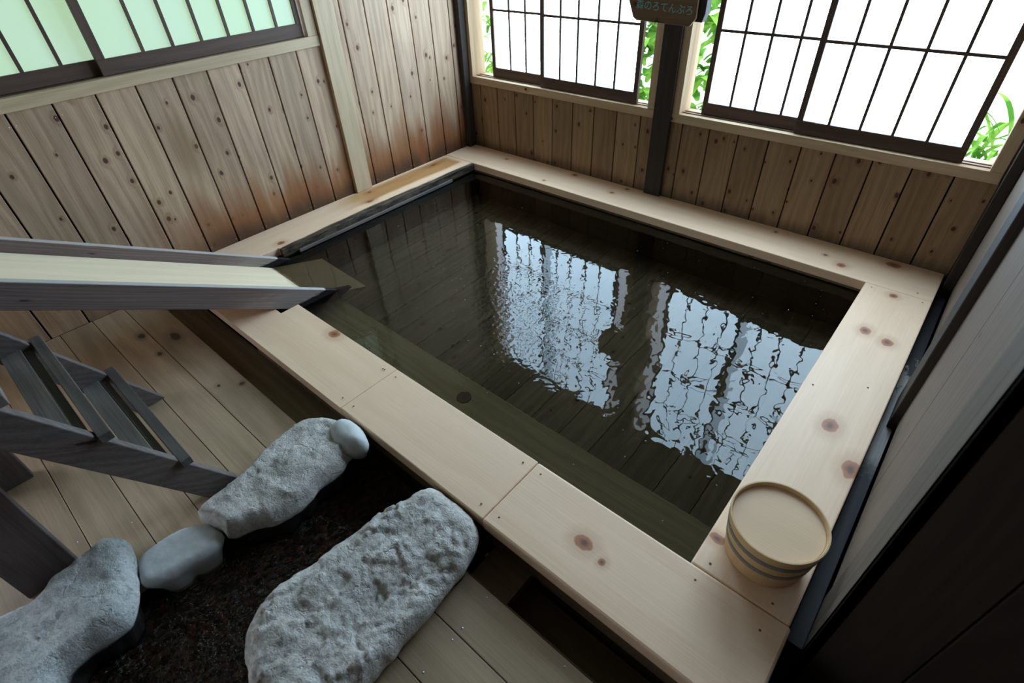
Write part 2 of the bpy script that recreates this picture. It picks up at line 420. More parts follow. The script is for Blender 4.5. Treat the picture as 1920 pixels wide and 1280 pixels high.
# ------------------------------------------------------------------ the room
def board_wall(name, axis, plane, edges, z0f, z1f, mat, thick=.018, gap=.0035, kind='structure', sign=1):
    """vertical boards; edges = board boundaries along the wall"""
    m = MB()
    for a, b in zip(edges[:-1], edges[1:]):
        z0, z1 = z0f(a, b), z1f(a, b)
        a2, b2 = a + gap / 2, b - gap / 2
        if axis == 'x': m.box((min(plane, plane + thick * sign), a2, z0), (max(plane, plane + thick * sign), b2, z1), 'z')
        else: m.box((a2, min(plane, plane + thick * sign), z0), (b2, max(plane, plane + thick * sign), z1), 'z')
    o = m.build(name, mat, None, .0022); o['kind'] = kind; return o

# left wall
eL = [-5.0 + .1547 * k for k in range(0, 40)]
off = -.146 - min(eL, key=lambda v: abs(v + .146)); eL = [e + off for e in eL if e + off < YB - .02 and e + off > -3.32] + [YB]  # boards stop short: unseen opening added so sky light reaches the rocks
wall_left = board_wall('wall_left', 'x', XL, eL, lambda a, b: ZF, lambda a, b: 2.36 if (a + b) / 2 > -.79 else .84, M['wall_left'], .02, .007, sign=-1)
bk = box1('backing', (XL - .10, -3.30, ZF - .1), (XL - .0205, -.80, .82), M['groove'], wall_left)
bk = box1('backing', (XL - .10, -.80, ZF - .1), (XL - .0205, YB + .12, 2.36), M['groove'], wall_left)
bk = box1('backing', (XL - .10, -5.0, 1.98), (XL - .0205, -.80, 2.36), M['dark_wall'], wall_left)
bk = box1('backing', (XL - .10, -3.30, .80), (XL - .0205, -3.10, 2.36), M['dark_wall'], wall_left)
npts = []
for e in eL[:-1]:
    for s_ in (-.012, .012):
        for z in ((.76, .30, .02) if e < -.79 else (1.1, .70, .40, .02)):
            npts.append((XL + .0002, e + s_, z + random.uniform(-.004, .004)))
nails('nail_heads', npts, '+x', wall_left)

# back wall below and around the windows
eB1 = [-.161 - .1535, -.161] + [-.161 + .1535 * k for k in range(1, 9)]
eB1 = [max(e, XL) for e in eB1]; eB1 = eB1 + [1.18]
eB2 = [1.18, 1.316] + [1.316 + .15 * k for k in range(1, 9)] + [2.665]
wall_back = board_wall('wall_back', 'y', YB, sorted(set(eB1 + eB2)), lambda a, b: -.02, lambda a, b: .44, M['wall_back'], .02, .006)
box1('backing', (XL - .1, YB + .0205, ZF - .5), (XRO + .2, YB + .10, .44), M['groove'], wall_back)
m = MB()
m.box((XL - .1, YB, 1.98), (1.28, YB + .10, 2.36), 'x'); m.box((1.28, YB, 1.98), (2.9, YB + .10, 2.14), 'x'); m.box((1.28, YB, 2.19), (2.9, YB + .10, 2.36), 'x')
m.box((2.40, YB, 2.14), (2.9, YB + .10, 2.19), 'x'); m.box((1.28, YB, 2.14), (1.48, YB + .10, 2.19), 'x')
m.box((XL - .1, YB, .44), (-.262, YB + .10, 1.98), 'z'); m.box((1.145, YB + .005, .44), (1.248, YB + .10, 1.98), 'z'); m.box((2.655, YB, .44), (2.9, YB + .10, 1.98), 'z')
m.build('wall_infill', M['wall_back'], wall_back)
# dark posts
tag(box1('trim_1', (1.152, YB - .028, .001), (1.252, YB - .0005, 2.36), M['post'], None, 'z', .003), kind='structure')
tag(box1('trim_2', (XL + .001, YB - .065, .001), (XL + .042, YB - .001, 2.36), M['post'], None, 'z', .003), kind='structure')
tag(box1('trim_3', (XL + .0005, -.775, .001), (XL + .026, -.662, 2.36), M['jamb'], None, 'z', .002, bid=.2), kind='structure')

# right side of the nook
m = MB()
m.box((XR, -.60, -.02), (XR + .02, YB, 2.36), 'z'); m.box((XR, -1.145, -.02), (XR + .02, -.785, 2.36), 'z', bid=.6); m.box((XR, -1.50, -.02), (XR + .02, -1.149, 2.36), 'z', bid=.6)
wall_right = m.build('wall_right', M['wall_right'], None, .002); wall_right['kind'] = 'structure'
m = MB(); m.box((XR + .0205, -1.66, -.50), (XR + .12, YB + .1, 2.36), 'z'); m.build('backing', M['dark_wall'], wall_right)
tag(box1('trim_4', (2.662, YB - .10, -.30), (XR - .001, YB - .001, 2.36), M['post'], None, 'z', .003), kind='structure')
tag(box1('trim_5', (2.676, -.784, -.40), (XR + .12, -.604, 2.36), M['post'], None, 'z', .004), kind='structure')
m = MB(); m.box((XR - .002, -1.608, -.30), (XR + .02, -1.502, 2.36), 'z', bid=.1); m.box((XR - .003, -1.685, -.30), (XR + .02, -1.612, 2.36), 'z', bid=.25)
M['jamb_shade'] = wood('jamb_shade', (.135, .105, .08), (.10, .077, .058), 0, .65, .25, vary=.1)  # darker copy of the jamb wood, its shade put into the colour
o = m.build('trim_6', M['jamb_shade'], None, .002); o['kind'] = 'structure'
# partition that turns away from the bath, of dark boards
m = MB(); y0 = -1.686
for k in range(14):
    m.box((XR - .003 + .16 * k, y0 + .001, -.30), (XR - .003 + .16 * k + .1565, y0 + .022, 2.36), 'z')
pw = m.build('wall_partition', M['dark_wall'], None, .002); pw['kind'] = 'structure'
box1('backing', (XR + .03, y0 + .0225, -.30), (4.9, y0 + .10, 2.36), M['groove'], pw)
# ledge and dark gap between bath rim and right wall
def ledge_extra(N, c, wc):
    P, x, y, z = posn(N)
    n = N.noise(N.vmul(P, (30, 14, 30)), 1.0, 4, .6)
    a = N.ramp(N.math('ADD', y, N.math('MULTIPLY_ADD', n, .9, -.45)), -.52, -.40)
    b = N.math('SUBTRACT', 1.0, N.ramp(N.math('ADD', y, N.math('MULTIPLY', n, .2)), -.95, -.80))
    return N.mix(N.math('MAXIMUM', a, b), c, (.02, .018, .02))
M['ledge'] = wood('ledge', (.45, .43, .40), (.28, .26, .24), .3, .5, .25, ledge_extra)
tag(box1('trim_7', (XRO + .006, YF, -.12), (XR - .004, .17, -.058), M['ledge'], None, 'y', .001), kind='structure')

# floor boards run beside the bath; the stream is let into them
GX0, GX1 = 1.25, 1.915
m = MB(); y = -2.035; k = 0
BASE_Y = []
while y > -5.0:
    ya, yb = y - .1325, y - .0015
    BASE_Y.append(y)
    if k < 7: segs = [(XL, GX0), (GX1, 4.9)]
    else: segs = [(XL, 1.28), (1.78, 4.9)]
    for xa, xb in segs: m.box((xa, ya, ZF - .03), (xb, yb, ZF), 'x')
    y -= .1335; k += 1
floor = m.build('floor', M['floor'], None, .0016); floor['kind'] = 'structure'
m = MB(); m.box((XL, -5.0, ZF - .08), (1.22, -2.04, ZF - .031), 'x'); m.box((1.945, -5.0, ZF - .08), (4.9, -2.04, ZF - .031), 'x'); m.build('underfloor', M['groove'], floor)
np_ = []
for i, yy in enumerate(BASE_Y[:8]):
    for xx in ([.20, .95] if i % 2 else [.55, 1.02]) + [2.02, 2.28]:
        for s_ in (-.018, -.115): np_.append((xx + random.uniform(-.01, .01), yy + s_, ZF + .0002))
nails('nail_heads', np_, '+z', floor, .0028)
# gutter that follows the front of the bath
m = MB(); m.box((XL, -2.033, -.16), (GX0 - .03, YFO + .02, -.118), 'x'); m.box((GX1 - .03, -2.033, -.25), (3.4, YFO + .02, -.215), 'x'); m.box((GX1 + .01, -2.033, -.16), (2.06, YFO + .02, -.125), 'x', bid=1.0)
m.box((GX1, -2.0345, -.25), (3.4, -2.034 + .003, ZF - .004), 'x')
o = m.build('trim_8', M['gutter'], None); o['kind'] = 'structure'
# rest of the room, out of frame
m = MB(); m.box((-.5, -5.1, 2.36), (5.0, .5, 2.42), 'x'); o = m.build('ceiling', M['ceiling'], None); o['kind'] = 'structure'
m = MB(); m.box((-.5, -5.1, -.3), (5.0, -5.0, 2.36), 'z'); o = m.build('wall_front', M['wall_right'], None); o['kind'] = 'structure'
m = MB(); m.box((4.9, -5.0, -.3), (5.0, y0, 2.36), 'z'); o = m.build('wall_far_right', M['wall_right'], None); o['kind'] = 'structure'

m = MB(); m.box((-.55, -5.2, -.80), (5.1, .42, -.70), 'x'); m.box((-.5, -5.2, -.70), (XL - .101, .42, -.086), 'x'); m.box((-.5, YB + .101, -.70), (5.1, .42, -.086), 'x')
m.box((XRO + .11, -1.60, -.70), (5.1, .37, -.31), 'x'); m.box((5.0, -5.2, -.70), (5.1, .37, -.31), 'x')
m.build('foundation', M['groove'], floor)

# ------------------------------------------------------------------ windows
def window_back(name, x0, x1, sashes):
    root = empty(name, ((x0 + x1) / 2, YB, .46), kind='structure')
    zt = 1.98
    m = MB()   # casing: sill and jambs run through the wall
    m.box((x0 - .045, YB - .012, .418), (x1 + .045, YB + .115, .462), 'x', bid=.5)
    m.box((x0 - .045, YB - .012, .4625), (x0, YB + .115, zt), 'z', bid=.5); m.box((x1, YB - .012, .4625), (x1 + .045, YB + .115, zt), 'z', bid=.5)
    m.build('casing', M['jamb'], root, .002)
    m = MB()
    for yy in (.3005, .3305): m.box((x0 + .001, yy - .0035, .4622), (x1 - .001, yy + .0035, .4655), 'x')
    m.build('sill_rail', M['sash'], root)
    for (xa, xb, yc, mun, overlap) in sashes:
        t = .011
        s = empty('sash', ((xa + xb) / 2, yc, .466)); s.parent = root; s.matrix_parent_inverse = Matrix.Translation(root.location).inverted()
        m = MB()
        m.box((xa, yc - t, .466), (xb, yc + t, .523), 'x'); m.box((xa, yc - t, 1.90), (xb, yc + t, 1.96), 'x')
        m.box((xa, yc - t, .523), (xa + .026, yc + t, 1.90), 'z'); m.box((xb - .026, yc - t, .523), (xb, yc + t, 1.90), 'z')
        def kid(mb, nm, mat, bv=0):
            o = mb.build(nm, mat, None, bv); o.parent = s
            o.matrix_parent_inverse = Matrix.Translation(s.location).inverted(); return o
        kid(m, 'sash_frame', M['sash'], .001)
        m = MB()
        for xm in mun: m.box((xm - .006, yc - .009, .523), (xm + .006, yc - .001, 1.90), 'z')
        for zm in (.845, 1.19, 1.53): m.box((xa + .026, yc - .0095, zm - .006), (xb - .026, yc - .0015, zm + .006), 'x')
        kid(m, 'muntins', M['sash'])
        m = MB()
        a = xa + .02; b = xb - .02
        if overlap:
            m.box((a, yc, .515), (overlap, yc + .003, 1.905), 'z', mat=1); m.box((overlap, yc, .515), (b, yc + .003, 1.905), 'z', mat=0)
        else: m.box((a, yc, .515), (b, yc + .003, 1.905), 'z')
        kid(m, 'pane', [M['pane_back'], M['pane_overlap']])
    return root
window_back('window_1', -.21, 1.105, [(-.075, .42, .3305, [.079, .207], None), (.345, 1.02, .3005, [.490, .612, .742, .868], .44)])
window_back('window_2', 1.292, 2.612, [(1.385, 1.92, .3305, [1.526, 1.648, 1.772], None), (1.857, 2.515, .3005, [1.994, 2.120, 2.246, 2.372], 1.935)])

# left window, frosted, green garden behind
root = empty('window_3', (XL, -1.9, .86), kind='structure')
m = MB()
m.box((XL - .11, -3.12, .812), (XL + .012, -.776, .860), 'y', bid=.5)
m.box((XL - .11, -.836, .8605), (XL + .010, -.777, 1.98), 'z', bid=.5); m.box((XL - .11, -3.12, .8605), (XL + .010, -3.07, 1.98), 'z', bid=.5)
m.build('casing', M['jamb'], root, .002)
m = MB()
for xx in (XL - .022, XL - .052): m.box((xx - .003, -3.06, .8602), (xx + .003, -.838, .8635), 'y')
m.build('sill_rail', M['sash'], root)
for (ya, yb, xc, mun) in [(-1.785, -.845, XL - .022, [-.977, -1.098, -1.222, -1.349, -1.476, -1.601]), (-2.72, -1.740, XL - .052, [-1.900, -2.03, -2.16, -2.29, -2.42, -2.55])]:
    s = empty('sash', (xc, (ya + yb) / 2, .864)); s.parent = root; s.matrix_parent_inverse = Matrix.Translation(root.location).inverted()
    t = .011
    def kid(mb, nm, mat, bv=0):
        o = mb.build(nm, mat, None, bv); o.parent = s
        o.matrix_parent_inverse = Matrix.Translation(s.location).inverted(); return o
    m = MB(); m.box((xc - t, ya, .864), (xc + t, yb, .922), 'y'); m.box((xc - t, ya, 1.90), (xc + t, yb, 1.96), 'y')
    m.box((xc - t, ya, .922), (xc + t, ya + .034, 1.90), 'z'); m.box((xc - t, yb - .026, .922), (xc + t, yb, 1.90), 'z')
    kid(m, 'sash_frame', M['sash'], .001)
    m = MB()
    for ym in mun: m.box((xc + .001, ym - .0065, .922), (xc + .009, ym + .0065, 1.90), 'z')
    kid(m, 'muntins', M['sash'])
    m = MB(); m.box((xc - .003, ya + .02, .915), (xc, yb - .02, 1.905), 'z'); kid(m, 'pane', M['pane_left'])
box1('infill', (XL - .10, -3.07, .864), (XL - .03, -2.722, 1.98), M['dark_wall'], root, 'z')

# ------------------------------------------------------------------ the bath
bath = empty('bathtub', (1.2, -.83, -.6), 'sunken wooden bath filled with water, pale plank rim with dark knots, under the windows', 'bathtub')
R_ = M['rim']; TH = -.045
box1('rim_plank', (XL + .001, .0015, TH), (XRO, YB - .001, 0), R_, bath, 'x', .004, bid=.45)
m = MB(); m.prism([(XL + .001, -1.7485), (-.035, -1.7485), (-.035, -1.45), (0, -1.45), (0, -.0005), (XL + .001, -.0005)], TH, -.001, 'y', bid=.55)
m.build('rim_plank', R_, bath, .003)['label'] = 'plank with an amber stain and a black rotted inner edge'
box1('rim_plank', (BX, YF + .0008, TH), (XRO, 0, .001), R_, bath, 'y', .004, bid=.75)
m = MB(); m.prism([(XL + .001, YFO), (1.2015, YFO), (1.2015, YF), (.512, YF), (.512, -1.7515), (-.04, -1.7515), (-.04, -1.7515 + .0001), (XL + .001, -1.7515)], TH, -.001, 'x', bid=.35)
m.build('rim_plank', R_, bath, .003)
box1('rim_plank', (1.2030, YFO, TH), (1.8900, YF, 0), R_, bath, 'x', .003, bid=.40)
box1('rim_plank', (1.8915, YFO - .004, TH), (XRO + .005, YF - .0008, .002), R_, bath, 'x', .007, bid=.5)
m = MB()      # recessed timbers that carry the rim, then the tub walls
m.box((XL + .01, .012, -.62), (XRO - .01, YB - .01, TH - .001), 'x'); m.box((XL + .01, -1.90, -.62), (-.012, .011, TH - .001), 'y')
m.box((BX + .012, -1.655, -.62), (XRO - .02, .011, TH - .001), 'y'); m.box((XL + .01, YFO + .022, -.62), (XRO - .01, YF - .012, -.135), 'x')
m.build('tub_wall', M['tub_wall'], bath, .002)
for lo_, hi_ in (((.515, YFO + .018, -.1345), (1.888, YF - .012, TH - .001)), ((1.905, YFO + .012, -.1345), (XRO - .01, YF - .012, TH - .001)), ((-.26, .004, TH - .017), (XRO - .012, .0115, TH - .0008))):
    box1('rim_bearer', lo_, hi_, M['wall_back'], bath, 'x', .003)
box1('inner_ledge', (.0005, -1.36, -.052), (.013, -.22, -.036), M['weathered'], bath, 'y', .002, bid=.9)
m = MB()
for k in range(17):
    xa = -.011 + .1432 * k; xb = min(xa + .141, BX + .011)
    m.box((xa, YF - .011, -.62), (xb, .011, -.47), 'y')
m.build('tub_floor', M['basin'], bath, .002)
m = MB(); m.box((-.01, YF - .011, -.30), (BX + .01, -1.405, -.262), 'x', bid=.5); m.box((-.01, -1.43, -.469), (BX + .01, -1.415, -.301), 'x', bid=.3)
m.build('bench', M['bench'], bath, .003)
m = MB(); n = 28; m.poly([(1.367 + .030 * cos(2 * pi * i / n), -1.497 + .030 * sin(2 * pi * i / n), z) for z in (-.2615, -.257) for i in range(n)], [tuple(range(n - 1, -1, -1)), tuple(range(n, 2 * n))] + [(i, (i + 1) % n, n + (i + 1) % n, n + i) for i in range(n)], 'x')
m.build('drain_cover', flat('drain', (.035, .018, .012), .6, .2), bath)
pts = []
for (xx, yy) in [(1.17, -1.70), (1.17, -1.89), (1.235, -1.70), (1.235, -1.89), (1.855, -1.70), (1.855, -1.89), (1.925, -1.70), (1.925, -1.89), (2.43, -.8), (2.58, -.70), (2.43, -.03), (2.62, -.03), (2.59, .035), (1.16, -1.70), (2.44, -1.64), (2.60, -1.64), (2.43, -1.705), (2.60, -1.72)]:
    pts.append((xx, yy, .0023))
nails('nail_heads', pts, '+z', bath, .0035)
for o_ in bath.children:
    if o_.name.startswith('nail_heads'): o_.data.materials[0] = flat('plug', (.10, .075, .055), .6, .3)

# water sheet
m = MB(); m.box((-.0115, YF - .0115, ZW - .0002), (BX + .0115, .0115, ZW), 'x')
me = bpy.data.meshes.new('bath_water'); me.from_pydata([(-.0115, YF - .0115, ZW), (BX + .0115, YF - .0115, ZW), (BX + .0115, .0115, ZW), (-.0115, .0115, ZW)], [], [(0, 1, 2, 3)])
me.materials.append(M['water'])
wat = bpy.data.objects.new('bath_water', me); COL.objects.link(wat)
tag(wat, 'dark rippled water in the wooden bath, mirroring the lattice windows', 'water', kind='stuff')
# tiny pale flecks floating on it
m = MB()
for k in range(150):
    if k < 60: x, y = random.uniform(1.4, 2.35), random.uniform(-.75, -.05)
    elif k < 110: x, y = random.uniform(.1, 1.1), random.uniform(-1.2, -.2)
    else: x, y = random.uniform(.8, 2.3), random.uniform(-1.6, -.9)
    r = random.uniform(.0008, .0024); n = 5; a0 = random.random() * 6
    v = [(x + cos(a0 + 2 * pi * i / n) * r * random.uniform(.5, 1.3), y + sin(a0 + 2 * pi * i / n) * r, ZW + .0012) for i in range(n)]
    m.poly(v, [tuple(range(n))], 'x', bid=.5)
tag(m.build('mineral_flecks', M['fleck']), 'tiny white mineral flecks floating on the bath water', 'flecks', kind='stuff')

# ------------------------------------------------------------------ the chute
AZ, SL = 1.535, .506
d = Vector((cos(AZ) * cos(SL), sin(AZ) * cos(SL), -sin(SL))); n_ = Vector((-sin(AZ), cos(AZ), 0)); u_ = n_.cross(d) * -1
if u_.z < 0: u_ = -u_
T0 = Vector((.478, -1.458, -.05))
CM = Matrix(((d.x, n_.x, u_.x, T0.x), (d.y, n_.y, u_.y, T0.y), (d.z, n_.z, u_.z, T0.z), (0, 0, 0, 1)))   # local x down the chute, y across, z up
chute = empty('water_chute', T0, 'open plank trough of weathered grey side boards and pale bed, sloping into the bath', 'chute')
W = .478; H = .098; TB = .030; LU = -2.25; LD = .10
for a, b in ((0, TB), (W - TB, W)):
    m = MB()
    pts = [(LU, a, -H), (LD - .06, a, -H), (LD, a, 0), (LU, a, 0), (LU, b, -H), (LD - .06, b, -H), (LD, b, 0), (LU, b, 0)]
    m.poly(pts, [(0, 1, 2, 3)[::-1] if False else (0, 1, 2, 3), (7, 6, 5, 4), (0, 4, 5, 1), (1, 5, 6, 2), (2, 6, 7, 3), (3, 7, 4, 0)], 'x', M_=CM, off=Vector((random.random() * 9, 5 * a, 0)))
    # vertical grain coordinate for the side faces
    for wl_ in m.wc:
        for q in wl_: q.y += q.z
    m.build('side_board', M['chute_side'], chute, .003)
m = MB(); m.box((LU, TB + .0005, -.074), (LD + .13, W - TB - .0005, -.052), 'x', M_=CM); m.build('bed_board', M['chute_floor'], chute, .001)

# ------------------------------------------------------------------ step ladder at the left
lad = empty('wooden_steps', (.82, -2.3, ZF), 'steep grey weathered wooden steps with two slatted treads, standing on the floor below the chute', 'steps')
dy, dz = -.327, .60; L_ = hypot(dy, dz); sy, sz = dy / L_, dz / L_
def stringer(x0, x1):
    top = 1.145
    ya = -2.292; yb = -2.392
    # polygon in (y, z), foot cut level on the floor
    pl = [(ya, ZF + .001), (ya + dy * top, ZF + dz * top), (yb + dy * top, ZF + dz * top), (yb, ZF + .001)]
    p = [(x0, a, b) for a, b in pl] + [(x1, a, b) for a, b in pl]
    m = MB(); m.poly(p, [(0, 1, 2, 3), (7, 6, 5, 4), (0, 4, 5, 1), (1, 5, 6, 2), (2, 6, 7, 3), (3, 7, 4, 0)], 'z')
    for wl_ in m.wc:
        for q in wl_:
            yv = q.z; q.z, q.y = q.y, yv + q.x * .545
    return m.build('stringer', M['weathered'], lad, .003)
stringer(1.088, 1.122); stringer(.500, .530)
for k in range(4):
    zt = .119 + .218 * k; yn = -2.372 - .1135 * k
    box1('tread_nosing', (.492, yn - .031, zt - .026), (1.134, yn, zt + .001), M['step'], lad, 'x', .002)
    box1('tread_board', (.5305, yn - .115, zt - .030), (1.0875, yn - .062, zt - .003), M['step'], lad, 'x', .002)
    box1('tread_slat', (.5305, yn - .0605, zt - .040), (1.0875, yn - .040, zt - .014), M['step'], lad, 'x', .002, bid=0.1)
for xa, xb in ((1.015, 1.050), (.5305, .565)):
    box1('leg', (xa, -2.868, ZF + .001), (xb, -2.738, .93), M['weathered'], lad, 'z', .003, bid=.1)
box1('landing_board', (.485, -2.95, .9305), (1.14, -2.74, .958), M['step'], lad, 'x', .003)

# ------------------------------------------------------------------ rocks
def inside(p, poly):
    c = False; n = len(poly); j = n - 1
    for i in range(n):
        if (poly[i][1] > p[1]) != (poly[j][1] > p[1]) and p[0] < (poly[j][0] - poly[i][0]) * (p[1] - poly[i][1]) / (poly[j][1] - poly[i][1]) + poly[i][0]: c = not c
        j = i
    return c
def seg_d(p, a, b):
    ab = (b[0] - a[0], b[1] - a[1]); t = max(0, min(1, ((p[0] - a[0]) * ab[0] + (p[1] - a[1]) * ab[1]) / (ab[0] ** 2 + ab[1] ** 2 + 1e-12)))
    return hypot(p[0] - a[0] - ab[0] * t, p[1] - a[1] - ab[1] * t)
def rock(name, ctrl, z_edge, z_top, soft, mat, rough, label, step=.009, foot=-.20, seed=0, tilt=(0, 0), sharp=1.0, cracks=.0):
    # Catmull-Rom contour
    n = len(ctrl); cont = []
    for i in range(n):
        p0, p1, p2, p3 = [Vector(ctrl[(i + k) % n]) for k in (-1, 0, 1, 2)]
        cnt = max(2, int((p2 - p1).length / (step * 1.1)))
        for k in range(cnt):
            t = k / cnt
            q = .5 * ((2 * p1) + (p2 - p0) * t + (2 * p0 - 5 * p1 + 4 * p2 - p3) * t * t + (3 * p1 - p0 - 3 * p2 + p3) * t ** 3)
            w = noise.noise(Vector((q.x * 30, q.y * 30, seed))) * .006 * rough
            cx = Vector((sum(c[0] for c in ctrl) / n, sum(c[1] for c in ctrl) / n))
            q = q + (q - cx).normalized() * w
            cont.append((q.x, q.y))
    xs = [p[0] for p in cont]; ys = [p[1] for p in cont]
    pts = [Vector(p) for p in cont]; nc = len(pts)
    y = min(ys); row = 0
    coarse = cont[::2]
    while y < max(ys):
        x = min(xs) + (step / 2 if row % 2 else 0)
        while x < max(xs):
            if inside((x, y), cont):
                dd = min(seg_d((x, y), coarse[i], coarse[(i + 1) % len(coarse)]) for i in range(len(coarse)))
                if dd > step * .55: pts.append(Vector((x + random.uniform(-1, 1) * step * .15, y + random.uniform(-1, 1) * step * .15)))
            x += step
        y += step * .87; row += 1
    res = delaunay_2d_cdt(pts, [(i, (i + 1) % nc) for i in range(nc)], [list(range(nc))], 1, 1e-6)
    V, F = res[0], res[2]
    cx, cy = sum(xs) / nc, sum(ys) / nc
    bm = bmesh.new(); vs = []
    for p in V:
        dd = min(seg_d((p.x, p.y), coarse[i], coarse[(i + 1) % len(coarse)]) for i in range(len(coarse)))
        t = min(1, dd / soft); prof = (1 - (1 - t) ** 2.2) ** (.65 * sharp)
        z = z_edge + (z_top - z_edge) * prof
        e = min(1, dd / .02)
        P3 = Vector((p.x, p.y, seed * 3.1))
        z += e * rough * (noise.noise(P3 * 5) * .012 + noise.noise(P3 * 14) * .006 + noise.noise(P3 * 38) * .002 + noise.noise(P3 * 80) * .002)
        for fs, k_, o_ in ((13, .13, .0016), (38, .17, .0007)):     # chipped facets
            wq = Vector((p.x * fs + noise.noise(P3 * 20) * .25, p.y * fs, seed))
            pt = noise.voronoi(wq)[1][0]
            cv = noise.cell_vector(pt * 7.3)
            z += e * rough * (((wq.x - pt.x) * (cv.x - .5) + (wq.y - pt.y) * (cv.y - .5)) * 2 * k_ / fs + (cv.z - .5) * 2 * o_)
        if cracks:       # split and flaked surface: stepped facets with sharp little scarps
            wv = noise.noise(P3 * 11) * .35
            st_ = noise.noise(Vector((p.x * 9 + p.y * 4, p.y * 5 - p.x * 3, seed)) + Vector((wv, wv, 0))) * 3.0
            z += e * cracks * .0055 * (math.floor(st_) - st_ * .35)
            r = abs(noise.noise(P3 * 4.2 + Vector((3 + wv, 1, 2)))); z -= e * cracks * .007 * max(0, 1 - r / .03)
        z += (p.x - cx) * tilt[0] * t + (p.y - cy) * tilt[1] * t
        vs.append(bm.verts.new((p.x, p.y, z)))
    for f in F:
        try: bm.faces.new([vs[i] for i in f])
        except ValueError: pass
    bm.normal_update()
    for f in bm.faces:
        if f.normal.z < 0: f.normal_flip()
    # skirt, rounded under
    bound = [e for e in bm.edges if e.is_boundary]
    levels = [(-.012, .001), (-.030, -.008), (-.06, -.022), (foot - z_edge, -.05)]
    prev = {v: v for e in bound for v in e.verts}
    cur = list(bound)
    for dz_, ex in levels:
        new = {}
        for v in prev:
            dirv = Vector((v.co.x - cx, v.co.y - cy)); dirv.normalize()
            j = 1 + rough * noise.noise(Vector((v.co.x * 25, v.co.y * 25, dz_ * 40))) * .6
            new[v] = bm.verts.new((v.co.x + dirv.x * ex * j, v.co.y + dirv.y * ex * j, z_edge + dz_))
        for e in bound:
            a, b = e.verts
            bm.faces.new([prev[a], prev[b], new[b], new[a]])
        prev = new
    try: bmesh.ops.contextual_create(bm, geom=[])
    except Exception: pass
    bmesh.ops.recalc_face_normals(bm, faces=bm.faces)
    me = bpy.data.meshes.new(name); bm.to_mesh(me); bm.free()
    for p in me.polygons: p.use_smooth = True
    me.materials.append(mat)
    o = bpy.data.objects.new(name, me); COL.objects.link(o); tag(o, label, 'rock')
    return o
BIG = [(1.664, -2.011), (1.68, -1.95), (1.715, -1.928), (1.786, -1.926), (1.87, -1.935), (1.914, -1.968), (1.941, -2.05), (1.955, -2.197), (1.962, -2.339), (1.960, -2.43), (1.889, -2.54), (1.805, -2.575), (1.713, -2.555), (1.64, -2.51), (1.605, -2.41), (1.623, -2.291), (1.638, -2.12)]
rock('boulder', BIG, -.030, .026, .055, M['rock_pale'], 1.0, 'largest pale rough boulder, between the stream and the near floor boards', .0065, seed=1, tilt=(-.10, 0), cracks=1.0)
FAR = [(1.206, -2.444), (1.186, -2.389), (1.185, -2.301), (1.15, -2.208), (1.129, -2.117), (1.138, -2.029), (1.198, -1.965), (1.281, -1.945), (1.360, -1.985), (1.371, -2.025), (1.395, -2.07), (1.395, -2.143), (1.414, -2.222), (1.403, -2.305), (1.364, -2.36), (1.341, -2.414), (1.297, -2.422)]
rock('rock', FAR, -.040, .008, .035, M['rock_pale'], .8, 'long pale rough rock beside the stream, at the foot of the wooden steps', .009, seed=2, cracks=.35)
SM = [(1.258, -2.007), (1.248, -1.962), (1.275, -1.937), (1.337, -1.934), (1.400, -1.955), (1.413, -1.982), (1.385, -2.017), (1.326, -2.031)]
rock('rock', SM, -.010, .030, .045, M['rock_smooth'], .15, 'small smooth rounded grey stone set against the bath rim', .008, foot=-.07, seed=3)
FL = [(1.199, -2.613), (1.191, -2.554), (1.204, -2.49), (1.244, -2.442), (1.29, -2.428), (1.318, -2.430), (1.337, -2.472), (1.329, -2.537), (1.318, -2.604), (1.29, -2.640), (1.248, -2.637)]
rock('rock', FL, -.048, -.034, .018, M['rock_smooth'], .28, 'low flat smooth grey stone between two rough rocks on the far bank', .008, seed=4)
LR = [(1.094, -2.724), (1.085, -2.659), (1.122, -2.620), (1.188, -2.622), (1.256, -2.640), (1.331, -2.665), (1.367, -2.688), (1.385, -2.72), (1.379, -2.808), (1.386, -2.855), (1.429, -2.883), (1.375, -2.969), (1.241, -3.014), (1.116, -2.949), (1.132, -2.849), (1.101, -2.791)]
rock('rock', LR, -.030, .022, .045, M['rock_grey'], .8, 'rough grey rock in front of the dark upright leg of the steps', .010, seed=5, cracks=.3)

# ------------------------------------------------------------------ stream
bm = bmesh.new(); G = {}; nx, ny = 90, 170; sx0, sx1, sy0, sy1 = 1.27, 1.90, -3.6, -1.925
for i in range(nx + 1):
    for j in range(ny + 1):
        x = sx0 + (sx1 - sx0) * i / nx; y = sy0 + (sy1 - sy0) * j / ny
        z = -.165 + noise.noise(Vector((x * 22, y * 22, 0))) * .012 + noise.noise(Vector((x * 55, y * 55, 4))) * .010
        G[i, j] = bm.verts.new((x, y, z))
for i in range(nx):
    for j in range(ny): bm.faces.new([G[i, j], G[i + 1, j], G[i + 1, j + 1], G[i, j + 1]])
me = bpy.data.meshes.new('stream_gravel'); bm.to_mesh(me); bm.free(); me.materials.append(M['gravel'])
for p in me.polygons: p.use_smooth = True
o = bpy.data.objects.new('stream_gravel', me); COL.objects.link(o); tag(o, 'dark brown wet gravel bed of the narrow stream between the rocks', 'gravel', kind='stuff')
me = bpy.data.meshes.new('stream_water'); me.from_pydata([(sx0, sy0, -.148), (sx1, sy0, -.148), (sx1, sy1, -.148), (sx0, sy1, -.148)], [], [(0, 1, 2, 3)]); me.materials.append(M['stream_water'])
o = bpy.data.objects.new('stream_water', me); COL.objects.link(o); tag(o, 'shallow glittering water running over the dark gravel between the rocks', 'water', kind='stuff')
